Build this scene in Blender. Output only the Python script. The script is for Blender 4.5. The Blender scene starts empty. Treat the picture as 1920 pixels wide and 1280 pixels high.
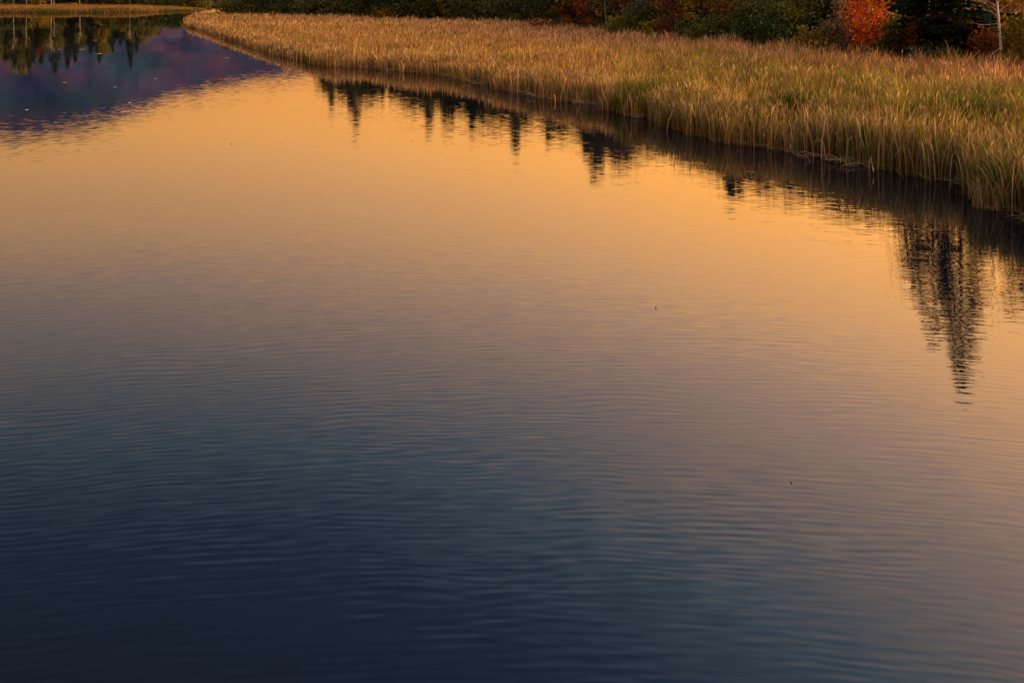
import bpy, math
import numpy as np
from mathutils import Vector

R = math.radians
F, H, YH, CX = 2000.0, 7.0, -30.0, 960.0        # focal length (px), camera height (m), horizon row, centre column
scene = bpy.context.scene
col = scene.collection

# ------------------------------------------------------------------ camera
cd = bpy.data.cameras.new('camera')
cam = bpy.data.objects.new('camera', cd)
col.objects.link(cam)
cam.location = (0, 0, H)
cam.rotation_euler = (R(90), 0, 0)
cd.sensor_width = 36.0
cd.lens = 36.0 * F / 1920.0
cd.shift_y = -(640 - YH) / 1920.0
cd.clip_start = 0.1
cd.clip_end = 20000
scene.camera = cam

# ------------------------------------------------------------------ dusk sky
SUN_AZ, SUN_EL = 95.0, 8.0
W = bpy.data.worlds.new('World')
scene.world = W
W.use_nodes = True
nt = W.node_tree
nt.nodes.clear()


class NB:
    """small helper for node trees"""
    def __init__(s, tree): s.t = tree
    def n(s, typ, **kw):
        x = s.t.nodes.new(typ)
        for k, v in kw.items(): setattr(x, k, v)
        return x
    def link(s, a, b): s.t.links.new(a, b)
    def put(s, sock, v):
        if hasattr(v, 'is_output'): s.t.links.new(v, sock)
        else: sock.default_value = v
    def m(s, op, a, b=0.0, c=None, clamp=False):
        x = s.n('ShaderNodeMath', operation=op, use_clamp=clamp)
        s.put(x.inputs[0], a); s.put(x.inputs[1], b)
        if c is not None: s.put(x.inputs[2], c)
        return x.outputs[0]
    def ramp(s, fac, stops, interp='LINEAR'):
        x = s.n('ShaderNodeValToRGB')
        x.color_ramp.interpolation = interp
        e = x.color_ramp.elements
        while len(e) < len(stops): e.new(0.5)
        for i, (p, c) in enumerate(stops):
            e[i].position = p; e[i].color = (c[0], c[1], c[2], 1)
        s.put(x.inputs[0], fac)
        return x.outputs[0]
    def noise(s, vec, scale=1.0, detail=2.0, rough=0.5):
        x = s.n('ShaderNodeTexNoise')
        s.put(x.inputs['Vector'], vec)
        x.inputs['Scale'].default_value = scale
        x.inputs['Detail'].default_value = detail
        x.inputs['Roughness'].default_value = rough
        return x
    def comb(s, x, y, z):
        c = s.n('ShaderNodeCombineXYZ')
        s.put(c.inputs[0], x); s.put(c.inputs[1], y); s.put(c.inputs[2], z)
        return c.outputs[0]
    def mix(s, fac, a, b, blend='MIX'):
        x = s.n('ShaderNodeMixRGB', blend_type=blend)
        s.put(x.inputs[0], fac)
        for i, v in ((1, a), (2, b)):
            if hasattr(v, 'is_output'): s.t.links.new(v, x.inputs[i])
            else: x.inputs[i].default_value = (v[0], v[1], v[2], 1)
        return x.outputs[0]


b = NB(nt)
tc = b.n('ShaderNodeTexCoord')
sep = b.n('ShaderNodeSeparateXYZ')
b.link(tc.outputs['Generated'], sep.inputs[0])
sx, sy, sz = sep.outputs
hor = b.m('SQRT', b.m('ADD', b.m('MULTIPLY', sx, sx), b.m('MULTIPLY', sy, sy)))
cosd = b.m('DIVIDE', b.m('ADD', b.m('MULTIPLY', sx, math.sin(R(SUN_AZ))), b.m('MULTIPLY', sy, math.cos(R(SUN_AZ)))),
           b.m('MAXIMUM', hor, 1e-4))
near = b.m('MULTIPLY_ADD', cosd, 0.5, 0.5)               # 1 towards the sunset, 0 away from it
glow = b.m('POWER', near, 2.2)
el = b.m('MULTIPLY', b.m('ARCSINE', sz), 180 / math.pi)
band = b.m('MULTIPLY_ADD', glow, 32.0, 16.5)             # how high the afterglow reaches, degrees
cl = b.noise(b.comb(b.m('MULTIPLY', sx, 2.2), b.m('MULTIPLY', sy, 2.2), b.m('MULTIPLY', sz, 9.0)), 1.6, 4, 0.55)
t = b.m('DIVIDE', el, band)
t = b.m('ADD', t, b.m('MULTIPLY', b.m('SUBTRACT', cl.outputs['Fac'], 0.5), 0.22))
S = 0.4
stops = [(0.0, (1.3, .45, .06)), (.25, (1.72, .61, .085)), (.41, (2.2, .91, .15)), (.65, (2.05, 1.06, .45)), (.81, (1.46, .91, .66)),
         (.98, (1.0, .79, .72)), (1.19, (.41, .58, .75)), (1.41, (.112, .255, .45)), (1.6, (.088, .20, .39)), (1.9, (.065, .135, .30)), (4.0, (.06, .10, .24))]
grad = b.ramp(b.m('MULTIPLY', t, 0.25, clamp=True), [(p / 4.0, tuple(v * S for v in c)) for p, c in stops])
dim = b.m('MINIMUM', b.m('MULTIPLY_ADD', b.m('MULTIPLY', near, near), 3.4, 0.36), 2.6)    # afterglow is weaker away from the sun
bg = b.n('ShaderNodeBackground')
vm = b.n('ShaderNodeVectorMath', operation='SCALE')
b.link(grad, vm.inputs[0]); b.put(vm.inputs['Scale'], dim)
b.link(vm.outputs[0], bg.inputs['Color'])
bg.inputs['Strength'].default_value = 1.0 / S
sky = b.n('ShaderNodeTexSky', sky_type='NISHITA')
sky.sun_disc = False
sky.sun_elevation = R(SUN_EL)
sky.sun_rotation = R(SUN_AZ)
bg2 = b.n('ShaderNodeBackground')
b.link(sky.outputs[0], bg2.inputs['Color'])
bg2.inputs['Strength'].default_value = 0.03
add = b.n('ShaderNodeAddShader')
b.link(bg.outputs[0], add.inputs[0]); b.link(bg2.outputs[0], add.inputs[1])
wo = b.n('ShaderNodeOutputWorld')
b.link(add.outputs[0], wo.inputs['Surface'])

# the last light, low from the right
ld = bpy.data.lights.new('sun', 'SUN')
ld.energy = 5.0
ld.angle = R(12)
ld.color = (1.0, 0.62, 0.36)
sun = bpy.data.objects.new('sun', ld)
col.objects.link(sun)
sv = Vector((math.sin(R(SUN_AZ)) * math.cos(R(SUN_EL)), math.cos(R(SUN_AZ)) * math.cos(R(SUN_EL)), math.sin(R(SUN_EL))))
sun.rotation_euler = sv.to_track_quat('Z', 'Y').to_euler()
sun.location = (60, 30, 40)

scene.view_settings.view_transform = 'Standard'
scene.view_settings.look = 'None'
scene.view_settings.gamma = 1.0
scene.view_settings.exposure = 0.0
scene.view_settings.use_curve_mapping = False
scene.render.engine = 'CYCLES'
scene.cycles.use_denoising = True
scene.cycles.max_bounces = 6
scene.cycles.diffuse_bounces = 2
scene.cycles.glossy_bounces = 3
scene.cycles.transmission_bounces = 3

# ------------------------------------------------------------------ helpers
def P(x, y, z=0.0):
    """world XY of the point seen at pixel (x, y) that lies at height z"""
    d = F * (H - z) / (y - YH)
    return np.array([(x - CX) / F * d, d])
def PD(x, d): return np.array([(x - CX) / F * d, d])
def ss(a, c, x):
    u = np.clip((x - a) / (c - a), 0, 1); return u * u * (3 - 2 * u)

class Wob:
    """cheap smooth 2-D noise, about -1..1"""
    def __init__(s, seed, wl, n=10):
        g = np.random.default_rng(seed); a = g.uniform(0, 2 * np.pi, n)
        k = 2 * np.pi / (wl * g.uniform(.6, 1.8, n))
        s.kx, s.ky, s.ph = k * np.cos(a), k * np.sin(a), g.uniform(0, 6.28, n); s.n = n
    def __call__(s, x, y):
        o = 0
        for i in range(s.n): o = o + np.sin(s.kx[i] * x + s.ky[i] * y + s.ph[i])
        return o / math.sqrt(s.n)

def mesh_np(name, V, quads=None, tris=None, colr=None, mat=None, smooth=False):
    V = np.asarray(V, np.float32)
    quads = np.zeros((0, 4), np.int32) if quads is None else np.asarray(quads, np.int32).reshape(-1, 4)
    tris = np.zeros((0, 3), np.int32) if tris is None else np.asarray(tris, np.int32).reshape(-1, 3)
    me = bpy.data.meshes.new(name)
    me.vertices.add(len(V)); me.vertices.foreach_set('co', V.ravel())
    loops = np.concatenate([quads.ravel(), tris.ravel()])
    me.loops.add(len(loops)); me.loops.foreach_set('vertex_index', loops)
    nq, ntr = len(quads), len(tris)
    st = np.concatenate([np.arange(nq) * 4, nq * 4 + np.arange(ntr) * 3]).astype(np.int32)
    me.polygons.add(nq + ntr); me.polygons.foreach_set('loop_start', st)
    if smooth: me.polygons.foreach_set('use_smooth', np.ones(nq + ntr, bool))
    if colr is not None:
        a = me.attributes.new('col', 'FLOAT_COLOR', 'POINT')
        c4 = np.ones((len(V), 4), np.float32); c4[:, :3] = colr
        a.data.foreach_set('color', c4.ravel())
    me.update(calc_edges=True)
    if mat: me.materials.append(mat)
    return me

def obj(name, me, parent=None, **props):
    o = bpy.data.objects.new(name, me); col.objects.link(o)
    if parent is not None: o.parent = parent
    for k, v in props.items(): o[k] = v
    return o

def root(name, xy, z, label, cat, group=None, rz=0.0, s=1.0):
    o = bpy.data.objects.new(name, None); col.objects.link(o)
    o.empty_display_size = 0.3
    o.location = (xy[0], xy[1], z); o.rotation_euler = (0, 0, rz)
    o.scale = (s, s, s) if not hasattr(s, '__len__') else s
    o['label'] = label; o['category'] = cat
    if group: o['group'] = group
    return o

def tube(pts, rad, n=6):
    """tapered tube along pts -> (V, Q)"""
    pts = np.asarray(pts, float); m = len(pts)
    tg = np.gradient(pts, axis=0); tg /= np.linalg.norm(tg, axis=1)[:, None] + 1e-9
    ref = np.where(np.abs(tg[:, 2:3]) > .9, np.array([[1., 0, 0]]), np.array([[0, 0, 1.]]))
    u = np.cross(tg, ref); u /= np.linalg.norm(u, axis=1)[:, None]; v = np.cross(tg, u)
    a = np.arange(n) * 2 * np.pi / n
    V = pts[:, None, :] + (np.cos(a)[None, :, None] * u[:, None, :] + np.sin(a)[None, :, None] * v[:, None, :]) * np.asarray(rad)[:, None, None]
    i = np.arange(m - 1)[:, None] * n; j = np.arange(n)[None, :]; k = (j + 1) % n
    Q = np.stack([i + j, i + k, i + n + k, i + n + j], -1).reshape(-1, 4)
    return V.reshape(-1, 3), Q

class Geo:
    def __init__(s): s.V, s.Q, s.T, s.C, s.k = [], [], [], [], 0
    def add(s, V, Q=None, T=None, c=None):
        V = np.asarray(V, float)
        if Q is not None: s.Q.append(np.asarray(Q) + s.k)
        if T is not None: s.T.append(np.asarray(T) + s.k)
        if c is not None: s.C.append(np.broadcast_to(np.asarray(c, float), (len(V), 3)))
        s.V.append(V); s.k += len(V)
    def mesh(s, name, mat, smooth=False):
        return mesh_np(name, np.concatenate(s.V), np.concatenate(s.Q) if s.Q else None, np.concatenate(s.T) if s.T else None,
                       np.concatenate(s.C) if s.C else None, mat, smooth)

def unit(v): return v / (np.linalg.norm(v, axis=-1, keepdims=True) + 1e-9)

def cards(c, size, g, elong=1.7, ax=None):
    """diamond leaves at c (N,3)"""
    n = len(c)
    u = unit(g.normal(size=(n, 3)) if ax is None else ax + g.normal(size=(n, 3)) * .25)
    v = unit(np.cross(u, g.normal(size=(n, 3))))
    L = (np.asarray(size) * elong * .5)[:, None]; Wd = (np.asarray(size) * .5)[:, None]
    V = np.stack([c - u * L, c + v * Wd, c + u * L, c - v * Wd], 1).reshape(-1, 3)
    return V, np.arange(n * 4).reshape(-1, 4)

# ------------------------------------------------------------------ materials
def mat(name):
    m = bpy.data.materials.new(name); m.use_nodes = True
    t_ = m.node_tree; t_.nodes.clear(); return m, NB(t_)
def out(bb, sh):
    o = bb.n('ShaderNodeOutputMaterial'); bb.link(sh, o.inputs['Surface'])

def leaf_mat(name, trans=.3):
    m, bb = mat(name)
    at = bb.n('ShaderNodeAttribute'); at.attribute_name = 'col'
    d = bb.n('ShaderNodeBsdfDiffuse'); tr = bb.n('ShaderNodeBsdfTranslucent')
    bb.link(at.outputs['Color'], d.inputs['Color']); bb.link(at.outputs['Color'], tr.inputs['Color'])
    mx = bb.n('ShaderNodeMixShader'); mx.inputs[0].default_value = trans
    bb.link(d.outputs[0], mx.inputs[1]); bb.link(tr.outputs[0], mx.inputs[2])
    out(bb, mx.outputs[0]); return m
M_LEAF = leaf_mat('leaf'); M_REED = leaf_mat('reed_blade', .22)

def noise_mat(name, c1, c2, scale, detail=4, stretch=(1, 1, 1), rough=.9, lo=.35, hi=.65, bump=0.0):
    m, bb = mat(name)
    tcn = bb.n('ShaderNodeTexCoord'); mp = bb.n('ShaderNodeMapping')
    mp.inputs['Scale'].default_value = stretch
    bb.link(tcn.outputs['Object'], mp.inputs[0])
    nz = bb.noise(mp.outputs[0], scale, detail, .6)
    c = bb.ramp(nz.outputs['Fac'], [(lo, c1), (hi, c2)])
    p = bb.n('ShaderNodeBsdfPrincipled'); p.inputs['Roughness'].default_value = rough; p.inputs['Specular IOR Level'].default_value = .1
    bb.link(c, p.inputs['Base Color'])
    if bump:
        bp = bb.n('ShaderNodeBump'); bp.inputs['Strength'].default_value = bump
        bb.link(nz.outputs['Fac'], bp.inputs['Height']); bb.link(bp.outputs[0], p.inputs['Normal'])
    out(bb, p.outputs[0]); return m
M_BARK = noise_mat('bark', (.035, .026, .02), (.11, .085, .065), 6, 5, (1, 1, .25), bump=.5)
M_GREY = noise_mat('grey_bark', (.07, .06, .055), (.18, .16, .145), 5, 5, (1, 1, .3), bump=.3)
M_BIRCH = noise_mat('birch_bark', (.06, .05, .045), (.50, .47, .43), 4, 4, (.4, .4, 2.2), lo=.34, hi=.48)
M_GROUND = noise_mat('marsh_soil', (.022, .016, .010), (.085, .055, .028), .35, 6)
M_PAD = noise_mat('floating_leaf', (.10, .085, .06), (.22, .19, .15), 3, 3)
M_STRAW = leaf_mat('dead_straw', .1)
M_RED = noise_mat('red_paint', (.42, .05, .035), (.60, .10, .06), 4, 4, rough=.6)

# ------------------------------------------------------------------ water outline and terrain
shore_px = [(442, 10), (445, 16), (452, 25), (400, 29.5), (366, 34), (350, 42), (353, 51), (385, 58), (432, 75), (498, 97),
            (600, 122), (690, 128), (750, 134), (830, 140), (905, 157), (945, 168), (1000, 180), (1060, 190), (1130, 199),
            (1150, 208), (1215, 224), (1290, 250), (1380, 270), (1470, 281), (1560, 300), (1650, 320), (1740, 333),
            (1805, 345), (1835, 372), (1905, 398), (1990, 440), (2150, 520)]
shore = [P(*p) for p in shore_px]
water_poly = np.array(shore + [np.array(q, float) for q in
    [(15.5, 18), (17, 5), (20, -15), (26, -60), (-60, -90), (-170, -60), (-215, 60), (-205, 170), (-170, 232), (-145, 252)]]
    + [P(0, 24.6), P(60, 25), P(130, 25), P(200, 24.5), P(270, 24), P(320, 22.5), P(385, 21), P(392, 16), P(394, 10.6), P(420, 10)])

def seg_dist(px, py, poly, closed=True):
    A = poly; B = np.roll(poly, -1, 0)
    if not closed: A, B = poly[:-1], poly[1:]
    best = np.full(px.shape, 1e9)
    for (ax, ay), (bx, by) in zip(A, B):
        dx, dy = bx - ax, by - ay; L = dx * dx + dy * dy + 1e-12
        u = np.clip(((px - ax) * dx + (py - ay) * dy) / L, 0, 1)
        best = np.minimum(best, np.hypot(px - ax - u * dx, py - ay - u * dy))
    return best
def inside(px, py, poly):
    A = poly; B = np.roll(poly, -1, 0); c = np.zeros(px.shape, bool)
    for (ax, ay), (bx, by) in zip(A, B):
        if ay == by: continue
        c ^= ((ay > py) != (by > py)) & (px < (bx - ax) * (py - ay) / (by - ay) + ax)
    return c
def sdist(px, py):
    d = seg_dist(px, py, water_poly); return np.where(inside(px, py, water_poly), -d, d)

w_t1, w_t2 = Wob(1, 9), Wob(2, 60)
def ground_z(px, py):
    s = sdist(px, py)
    z = np.where(s < 1, -1.4 + 1.52 * ss(-5, 1, s),   .12 + .15 * ss(1, 12, s) + 1.1 * ss(35, 110, s) + 3.0 * ss(100, 400, s))
    return z + np.where(s > 2,   .025 * w_t1(px, py) + .25 * ss(60, 160, s) * w_t2(px, py), 0)
def gz(p): return float(ground_z(np.array([p[0]]), np.array([p[1]]))[0])

gx = np.concatenate([-np.geomspace(7000, 235, 22), np.arange(-230, 151, 2.5), np.geomspace(155, 7000, 24)])
gy = np.concatenate([-np.geomspace(5000, 105, 16), np.arange(-100, 421, 2.5), np.geomspace(425, 9000, 26)])
GX, GY = np.meshgrid(gx, gy)
GZ = ground_z(GX.ravel(), GY.ravel())
nx_, ny_ = len(gx), len(gy)
ii, jj = np.meshgrid(np.arange(nx_ - 1), np.arange(ny_ - 1)); q0 = (jj * nx_ + ii).ravel()
gm = mesh_np('ground', np.stack([GX.ravel(), GY.ravel(), GZ], 1), np.stack([q0, q0 + 1, q0 + nx_ + 1, q0 + nx_], 1), mat=M_GROUND, smooth=True)
obj('ground', gm, kind='structure')

# ------------------------------------------------------------------ water
mw, bb = mat('rippled_water')
geo = bb.n('ShaderNodeNewGeometry')
sp = bb.n('ShaderNodeSeparateXYZ'); bb.link(geo.outputs['Position'], sp.inputs[0])
wx, wy, wz = sp.outputs
yy = bb.m('ADD', wy, 16.0)
rr = bb.m('SQRT', bb.m('ADD', bb.m('MULTIPLY', wx, wx), bb.m('MULTIPLY', yy, yy)))   # wavelets run in long arcs
def slope(kx, ky, off, detail=1.5):
    nz = bb.noise(bb.comb(bb.m('MULTIPLY', wx, kx), bb.m('MULTIPLY', rr, ky), off), 1.0, detail, .5)
    s_ = bb.n('ShaderNodeSeparateColor'); bb.link(nz.outputs['Color'], s_.inputs[0])
    return bb.m('SUBTRACT', s_.outputs[0], .5), bb.m('SUBTRACT', s_.outputs[1], .5)
a1, c1 = slope(1.9, 11.0, 0.0, 1.0)
a2, c2 = slope(.95, 4.6, 7.3)
a3, c3 = slope(.05, .16, 3.1)
patch = bb.noise(bb.comb(bb.m('MULTIPLY', wx, .045), bb.m('MULTIPLY', rr, .11), 1.7), 1.0, 3, .55)
pm = bb.n('ShaderNodeMapRange'); bb.link(patch.outputs['Fac'], pm.inputs[0])
pm.inputs[1].default_value = .36; pm.inputs[2].default_value = .66; pm.inputs[3].default_value = .45; pm.inputs[4].default_value = 1.2
far = bb.n('ShaderNodeMapRange'); bb.link(rr, far.inputs[0])
far.inputs[1].default_value = 70; far.inputs[2].default_value = 150; far.inputs[3].default_value = 1.0; far.inputs[4].default_value = .34
pmv = bb.m('MULTIPLY', pm.outputs[0], far.outputs[0])
A1, A2, A3 = .055, .018, .005
lee = bb.n('ShaderNodeMapRange'); bb.link(wx, lee.inputs[0])           # sheltered water towards the left bank
lee.inputs[1].default_value = -40; lee.inputs[2].default_value = -8; lee.inputs[3].default_value = .35; lee.inputs[4].default_value = 1.0
a1 = bb.m('MULTIPLY', a1, lee.outputs[0])
def train(lam, kx, ky, off, tilt):
    ph = bb.noise(bb.comb(bb.m('MULTIPLY', wx, kx), bb.m('MULTIPLY', rr, ky), off), 1.0, 1.0, .5)
    am = bb.noise(bb.comb(bb.m('MULTIPLY', wx, kx * 1.6), bb.m('MULTIPLY', rr, ky * 1.8), off + 5), 1.0, 1.0, .5)
    arg = bb.m('ADD', bb.m('MULTIPLY', bb.m('ADD', rr, bb.m('MULTIPLY', wx, tilt)), 2 * math.pi / lam), bb.m('MULTIPLY', ph.outputs['Fac'], 22.0))
    w_ = bb.m('MULTIPLY', bb.m('SUBTRACT', am.outputs['Fac'], .34), 3.2, clamp=True)
    return bb.m('MULTIPLY', bb.m('SINE', arg), w_)
tr_ = bb.m('ADD', train(.14, .55, .75, 2.2, .03), bb.m('MULTIPLY', train(.21, .4, .5, 9.4, -.06), .8))
fade = bb.n('ShaderNodeMapRange'); bb.link(rr, fade.inputs[0])
fade.inputs[1].default_value = 38; fade.inputs[2].default_value = 85; fade.inputs[3].default_value = 1.0; fade.inputs[4].default_value = .25
tr_ = bb.m('MULTIPLY', bb.m('MULTIPLY', tr_, fade.outputs[0]), .0115)
ny1 = bb.m('MULTIPLY', bb.m('ADD', bb.m('MULTIPLY', bb.m('MULTIPLY', a1, far.outputs[0]), A1), bb.m('MULTIPLY', a2, A2)), pmv)
nyv = bb.m('ADD', bb.m('ADD', ny1, bb.m('MULTIPLY', tr_, lee.outputs[0])), bb.m('MULTIPLY', a3, A3))
nxv = bb.m('MULTIPLY', bb.m('ADD', bb.m('MULTIPLY', c1, A1 * .28), bb.m('MULTIPLY', c2, A2 * .4)), pmv)
nv = bb.n('ShaderNodeVectorMath', operation='NORMALIZE'); bb.link(bb.comb(nxv, nyv, 1.0), nv.inputs[0])
p = bb.n('ShaderNodeBsdfPrincipled')
p.inputs['Base Color'].default_value = (.004, .006, .010, 1)
p.inputs['Roughness'].default_value = .015
p.inputs['IOR'].default_value = 1.333
bb.link(nv.outputs[0], p.inputs['Normal'])
out(bb, p.outputs[0])
wv = [(-400, -120, 0), (120, -120, 0), (120, 470, 0), (-400, 470, 0)]
obj('water', mesh_np('water', wv, [[0, 1, 2, 3]], mat=mw), kind='structure')

# ------------------------------------------------------------------ wooded hill far behind the left bank
ridge_x = np.array([-2500, -900, -300, 0, 110, 200, 270, 320, 400, 470, 560, 700, 1000, 1600, 2600, 4500.])
ridge_y = np.array([120, 240, 262, 246, 241, 223, 198, 170, 155, 144, 134, 118, 95, 62, 45, 30.])
g = np.random.default_rng(5)
hx = np.linspace(-2400, 4300, 340); hy = np.linspace(1000, 3000, 46)
HX, HY = np.meshgrid(hx, hy)
rh = (np.interp(HX, ridge_x, ridge_y) - YH) / F * 2200 - H
prof = np.where(HY < 2200, ss(1000, 2200, HY) ** .8, 1 - .55 * ss(2200, 3000, HY))
HZ = rh * prof + (Wob(8, 260)(HX * 1.1, HY) * 6 + g.normal(size=HX.shape) * 3.0) * ss(1000, 1400, HY)
HZ = np.where(HY <= 1001, -3, HZ)
nhx, nhy = len(hx), len(hy)
ii, jj = np.meshgrid(np.arange(nhx - 1), np.arange(nhy - 1)); q0 = (jj * nhx + ii).ravel()
mh, bb = mat('hazed_autumn_forest')
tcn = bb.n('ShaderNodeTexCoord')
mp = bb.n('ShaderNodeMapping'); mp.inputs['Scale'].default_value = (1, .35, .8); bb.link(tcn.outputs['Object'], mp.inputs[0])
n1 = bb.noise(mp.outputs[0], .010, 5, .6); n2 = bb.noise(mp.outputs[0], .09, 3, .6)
c = bb.ramp(n1.outputs['Fac'], [(.36, (.016, .050, .078)), (.48, (.030, .042, .092)), (.64, (.078, .042, .078))])  # autumn woods with the blue of distance haze painted into the colours
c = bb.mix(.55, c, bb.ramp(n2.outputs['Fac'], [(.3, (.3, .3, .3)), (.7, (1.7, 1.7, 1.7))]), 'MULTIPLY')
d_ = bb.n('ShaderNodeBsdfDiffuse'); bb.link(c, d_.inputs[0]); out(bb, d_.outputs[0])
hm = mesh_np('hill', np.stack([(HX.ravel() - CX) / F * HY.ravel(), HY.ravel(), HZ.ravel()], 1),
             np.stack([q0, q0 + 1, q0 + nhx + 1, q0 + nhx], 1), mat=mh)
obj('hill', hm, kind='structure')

# ------------------------------------------------------------------ reed beds
def reed_h(x): return np.interp(x, [350, 700, 1000, 1300, 1600, 1920], [1.15, 1.25, 1.4, 1.7, 1.9, 1.95])
tl_px = np.array([(400, 27), (600, 30), (700, 33), (800, 37), (900, 39), (1010, 41), (1100, 55), (1300, 72), (1500, 88), (1700, 105), (1920, 121), (2150, 140)], float)
tree_line = np.array([P(x, y, reed_h(x)) for x, y in tl_px])
def dtree(x): return float(np.interp(x, tl_px[:, 0], tree_line[:, 1]))
shore_main = np.array(shore[3:])
marsh = np.concatenate([shore_main, np.array([(40, 32.)]), tree_line[::-1]])

C = {k: np.array(v) for k, v in dict(tan=(.56, .32, .12), rose=(.55, .315, .135), ochre=(.47, .31, .065), olive=(.25, .225, .035),
     green=(.13, .175, .030), dark=(.038, .060, .016), straw=(.56, .40, .22), brown=(.22, .11, .05)).items()}

def blades(x, y, z, h, width, cbase, ctip, g, lean=(.06, .36), kink=.08):
    """arching reed blades -> V, Q, T, C   (strip of 3 segments ending in a point)"""
    n = len(x)
    a = g.uniform(0, 2 * np.pi, n); L = g.uniform(lean[0], lean[1], n) * h
    dx, dy = np.cos(a) + .15, np.sin(a)
    fa = g.uniform(0, np.pi, n); wxv, wyv = np.cos(fa) * width * .5, np.sin(fa) * width * .5
    tt = np.array([0, .42, .78, 1.0]); wt = [1.0, 1.0, .8]
    hz = np.array([0, .46, .83, .97])
    k = g.random(n) < kink
    V = np.zeros((n, 7, 3)); Cc = np.zeros((n, 7, 3))
    for i, t_ in enumerate(tt):
        off = L * t_ ** 2.1
        zz = h * hz[i] * (1 - .12 * (L / h) * t_)
        if i == 2: off = np.where(k, L * .55, off); zz = np.where(k, h * .55, zz)
        if i == 3: off = np.where(k, L * .55 + h * .25, off); zz = np.where(k, h * g.uniform(.15, .5, n), zz)
        px, py, pz = x + dx * off, y + dy * off, z + zz
        cc = cbase * (1 - t_) + ctip * t_
        if i < 3:
            V[:, 2 * i] = np.stack([px - wxv * wt[i], py - wyv * wt[i], pz], 1)
            V[:, 2 * i + 1] = np.stack([px + wxv * wt[i], py + wyv * wt[i], pz], 1)
            Cc[:, 2 * i] = cc; Cc[:, 2 * i + 1] = cc
        else:
            V[:, 6] = np.stack([px, py, pz], 1); Cc[:, 6] = cc
    o = (np.arange(n) * 7)[:, None]
    Q = np.concatenate([o + np.array([0, 1, 3, 2]), o + np.array([2, 3, 5, 4])]); T = o + np.array([4, 5, 6])
    return V.reshape(-1, 3), Q, T, Cc.reshape(-1, 3)

w1, w2, w3, w4 = Wob(21, 3.0), Wob(22, 9.0), Wob(23, 1.1), Wob(24, 26)
def reed_field(npts, seed, poly, bounds, dens):
    g = np.random.default_rng(seed)
    x = g.uniform(bounds[0], bounds[1], npts); y = g.uniform(bounds[2], bounds[3], npts)
    s = sdist(x, y)
    keep = inside(x, y, poly) | ((s > -1.3) & (s < 3))
    keep &= ((s > -.25 + .35 * w1(x, y)) | ((s > -.8) & (g.random(npts) < .015))) & (y > 24)
    px = CX + F * x / y
    keep &= (px > 335) & (px < 2080)
    keep &= g.random(npts) < dens(x, y, s)
    return x[keep], y[keep], s[keep], px[keep], g

def dens(x, y, s):
    d = np.clip((48 / y), .12, 1.2) ** 1.35
    edge = 1 + 1.3 * (s < 2.2)
    return np.clip(d * edge * .72, 0, 1)
x, y, s, px, g = reed_field(2600000, 31, marsh, (-70, 48, 26, 235), dens)
n = len(x)
hr = reed_h(px)
dt_ = seg_dist(x, y, tree_line, closed=False)
fr = s / (s + dt_ + 1e-6)
nz1, nz2, nz3 = w2(x, y), w1(x, y), w4(x, y)
rgt = ss(1080, 1300, px)
green = np.clip(rgt * (.84 - 1.0 * ss(.45, .8, fr)) + .30 * nz1 + .24 * nz2 + .14 * nz3 - .05 + .45 * rgt * ss(1400, 1800, px) * (1 - ss(.4, .75, fr))
                + .40 * (s < 6) * (1 - rgt) * (.6 + nz2), 0, 1)
rose = np.clip(ss(.45, .75, fr) * .9 + .35 * (1 - rgt) + .2 * nz1, 0, 1)
u = g.random(n)
base = C['ochre'][None] * (1 - rose[:, None]) + (C['tan'] * .5 + C['rose'] * .5)[None] * rose[:, None]
is_g = u < green
gg = g.random(n)[:, None]
gcol = C['olive'] * (1 - gg) + C['green'] * gg
gcol = np.where(((g.random(n) < .35) & (px > 1400))[:, None], C['dark'] * 1.3, gcol)
colr = np.where(is_g[:, None], gcol, base)
colr = np.where(((s < 2.5) & (g.random(n) < .35))[:, None], C['straw'] * .8, colr)
colr = np.where((g.random(n) < .12)[:, None], C['brown'], colr)
tuft = w3(x, y)
colr = colr * (g.uniform(.6, 1.35, n) * np.clip(1 + .27 * tuft + .16 * nz2, .4, 1.7))[:, None]
hh = hr * (.97 + .13 * nz2 + .08 * nz1 + .11 * tuft) * g.normal(1, .11, n).clip(.55, 1.3) * (.84 + .16 * ss(-.5, 2.0, s))
zz = np.maximum(ground_z(x, y), -.25) - .03
wd = .031 * (np.clip(y / 45, 1, 5) ** .75) * g.uniform(.6, 1.4, n) * np.where(s < 3, 1.35, 1.0)
tip = colr * .75 + base * .35
V, Q, T, Cc = blades(x, y, zz, hh, wd, colr * .6 + C['brown'] * .25, tip, g, kink=np.where(s < 2, .22, .09))
hd = np.where(g.random(n) < .10)[0]                       # feathery seed heads on some stalks
tp = V.reshape(n, 7, 3)[hd, 6]
Vh, Qh = cards(tp + np.array([0, 0, .02]), .055 * np.clip(y[hd] / 45, 1, 4) ** .7 * g.uniform(.7, 1.3, len(hd)), g, 4.5, np.tile(np.array([.15, 0, 1.]), (len(hd), 1)))
hc = np.where(g.random(len(hd))[:, None] < .5, C['straw'], C['brown'] * 1.3) * g.uniform(.6, 1.1, len(hd))[:, None]
Q = np.concatenate([Q, Qh + len(V)]); V = np.concatenate([V, Vh]); Cc = np.concatenate([Cc, np.repeat(hc, 4, 0)])
obj('reed_bed', mesh_np('reed_bed', V, Q, T, Cc, M_REED), kind='stuff', category='reeds',
    label='broad bed of tan and olive marsh reeds along the right bank')

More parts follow.
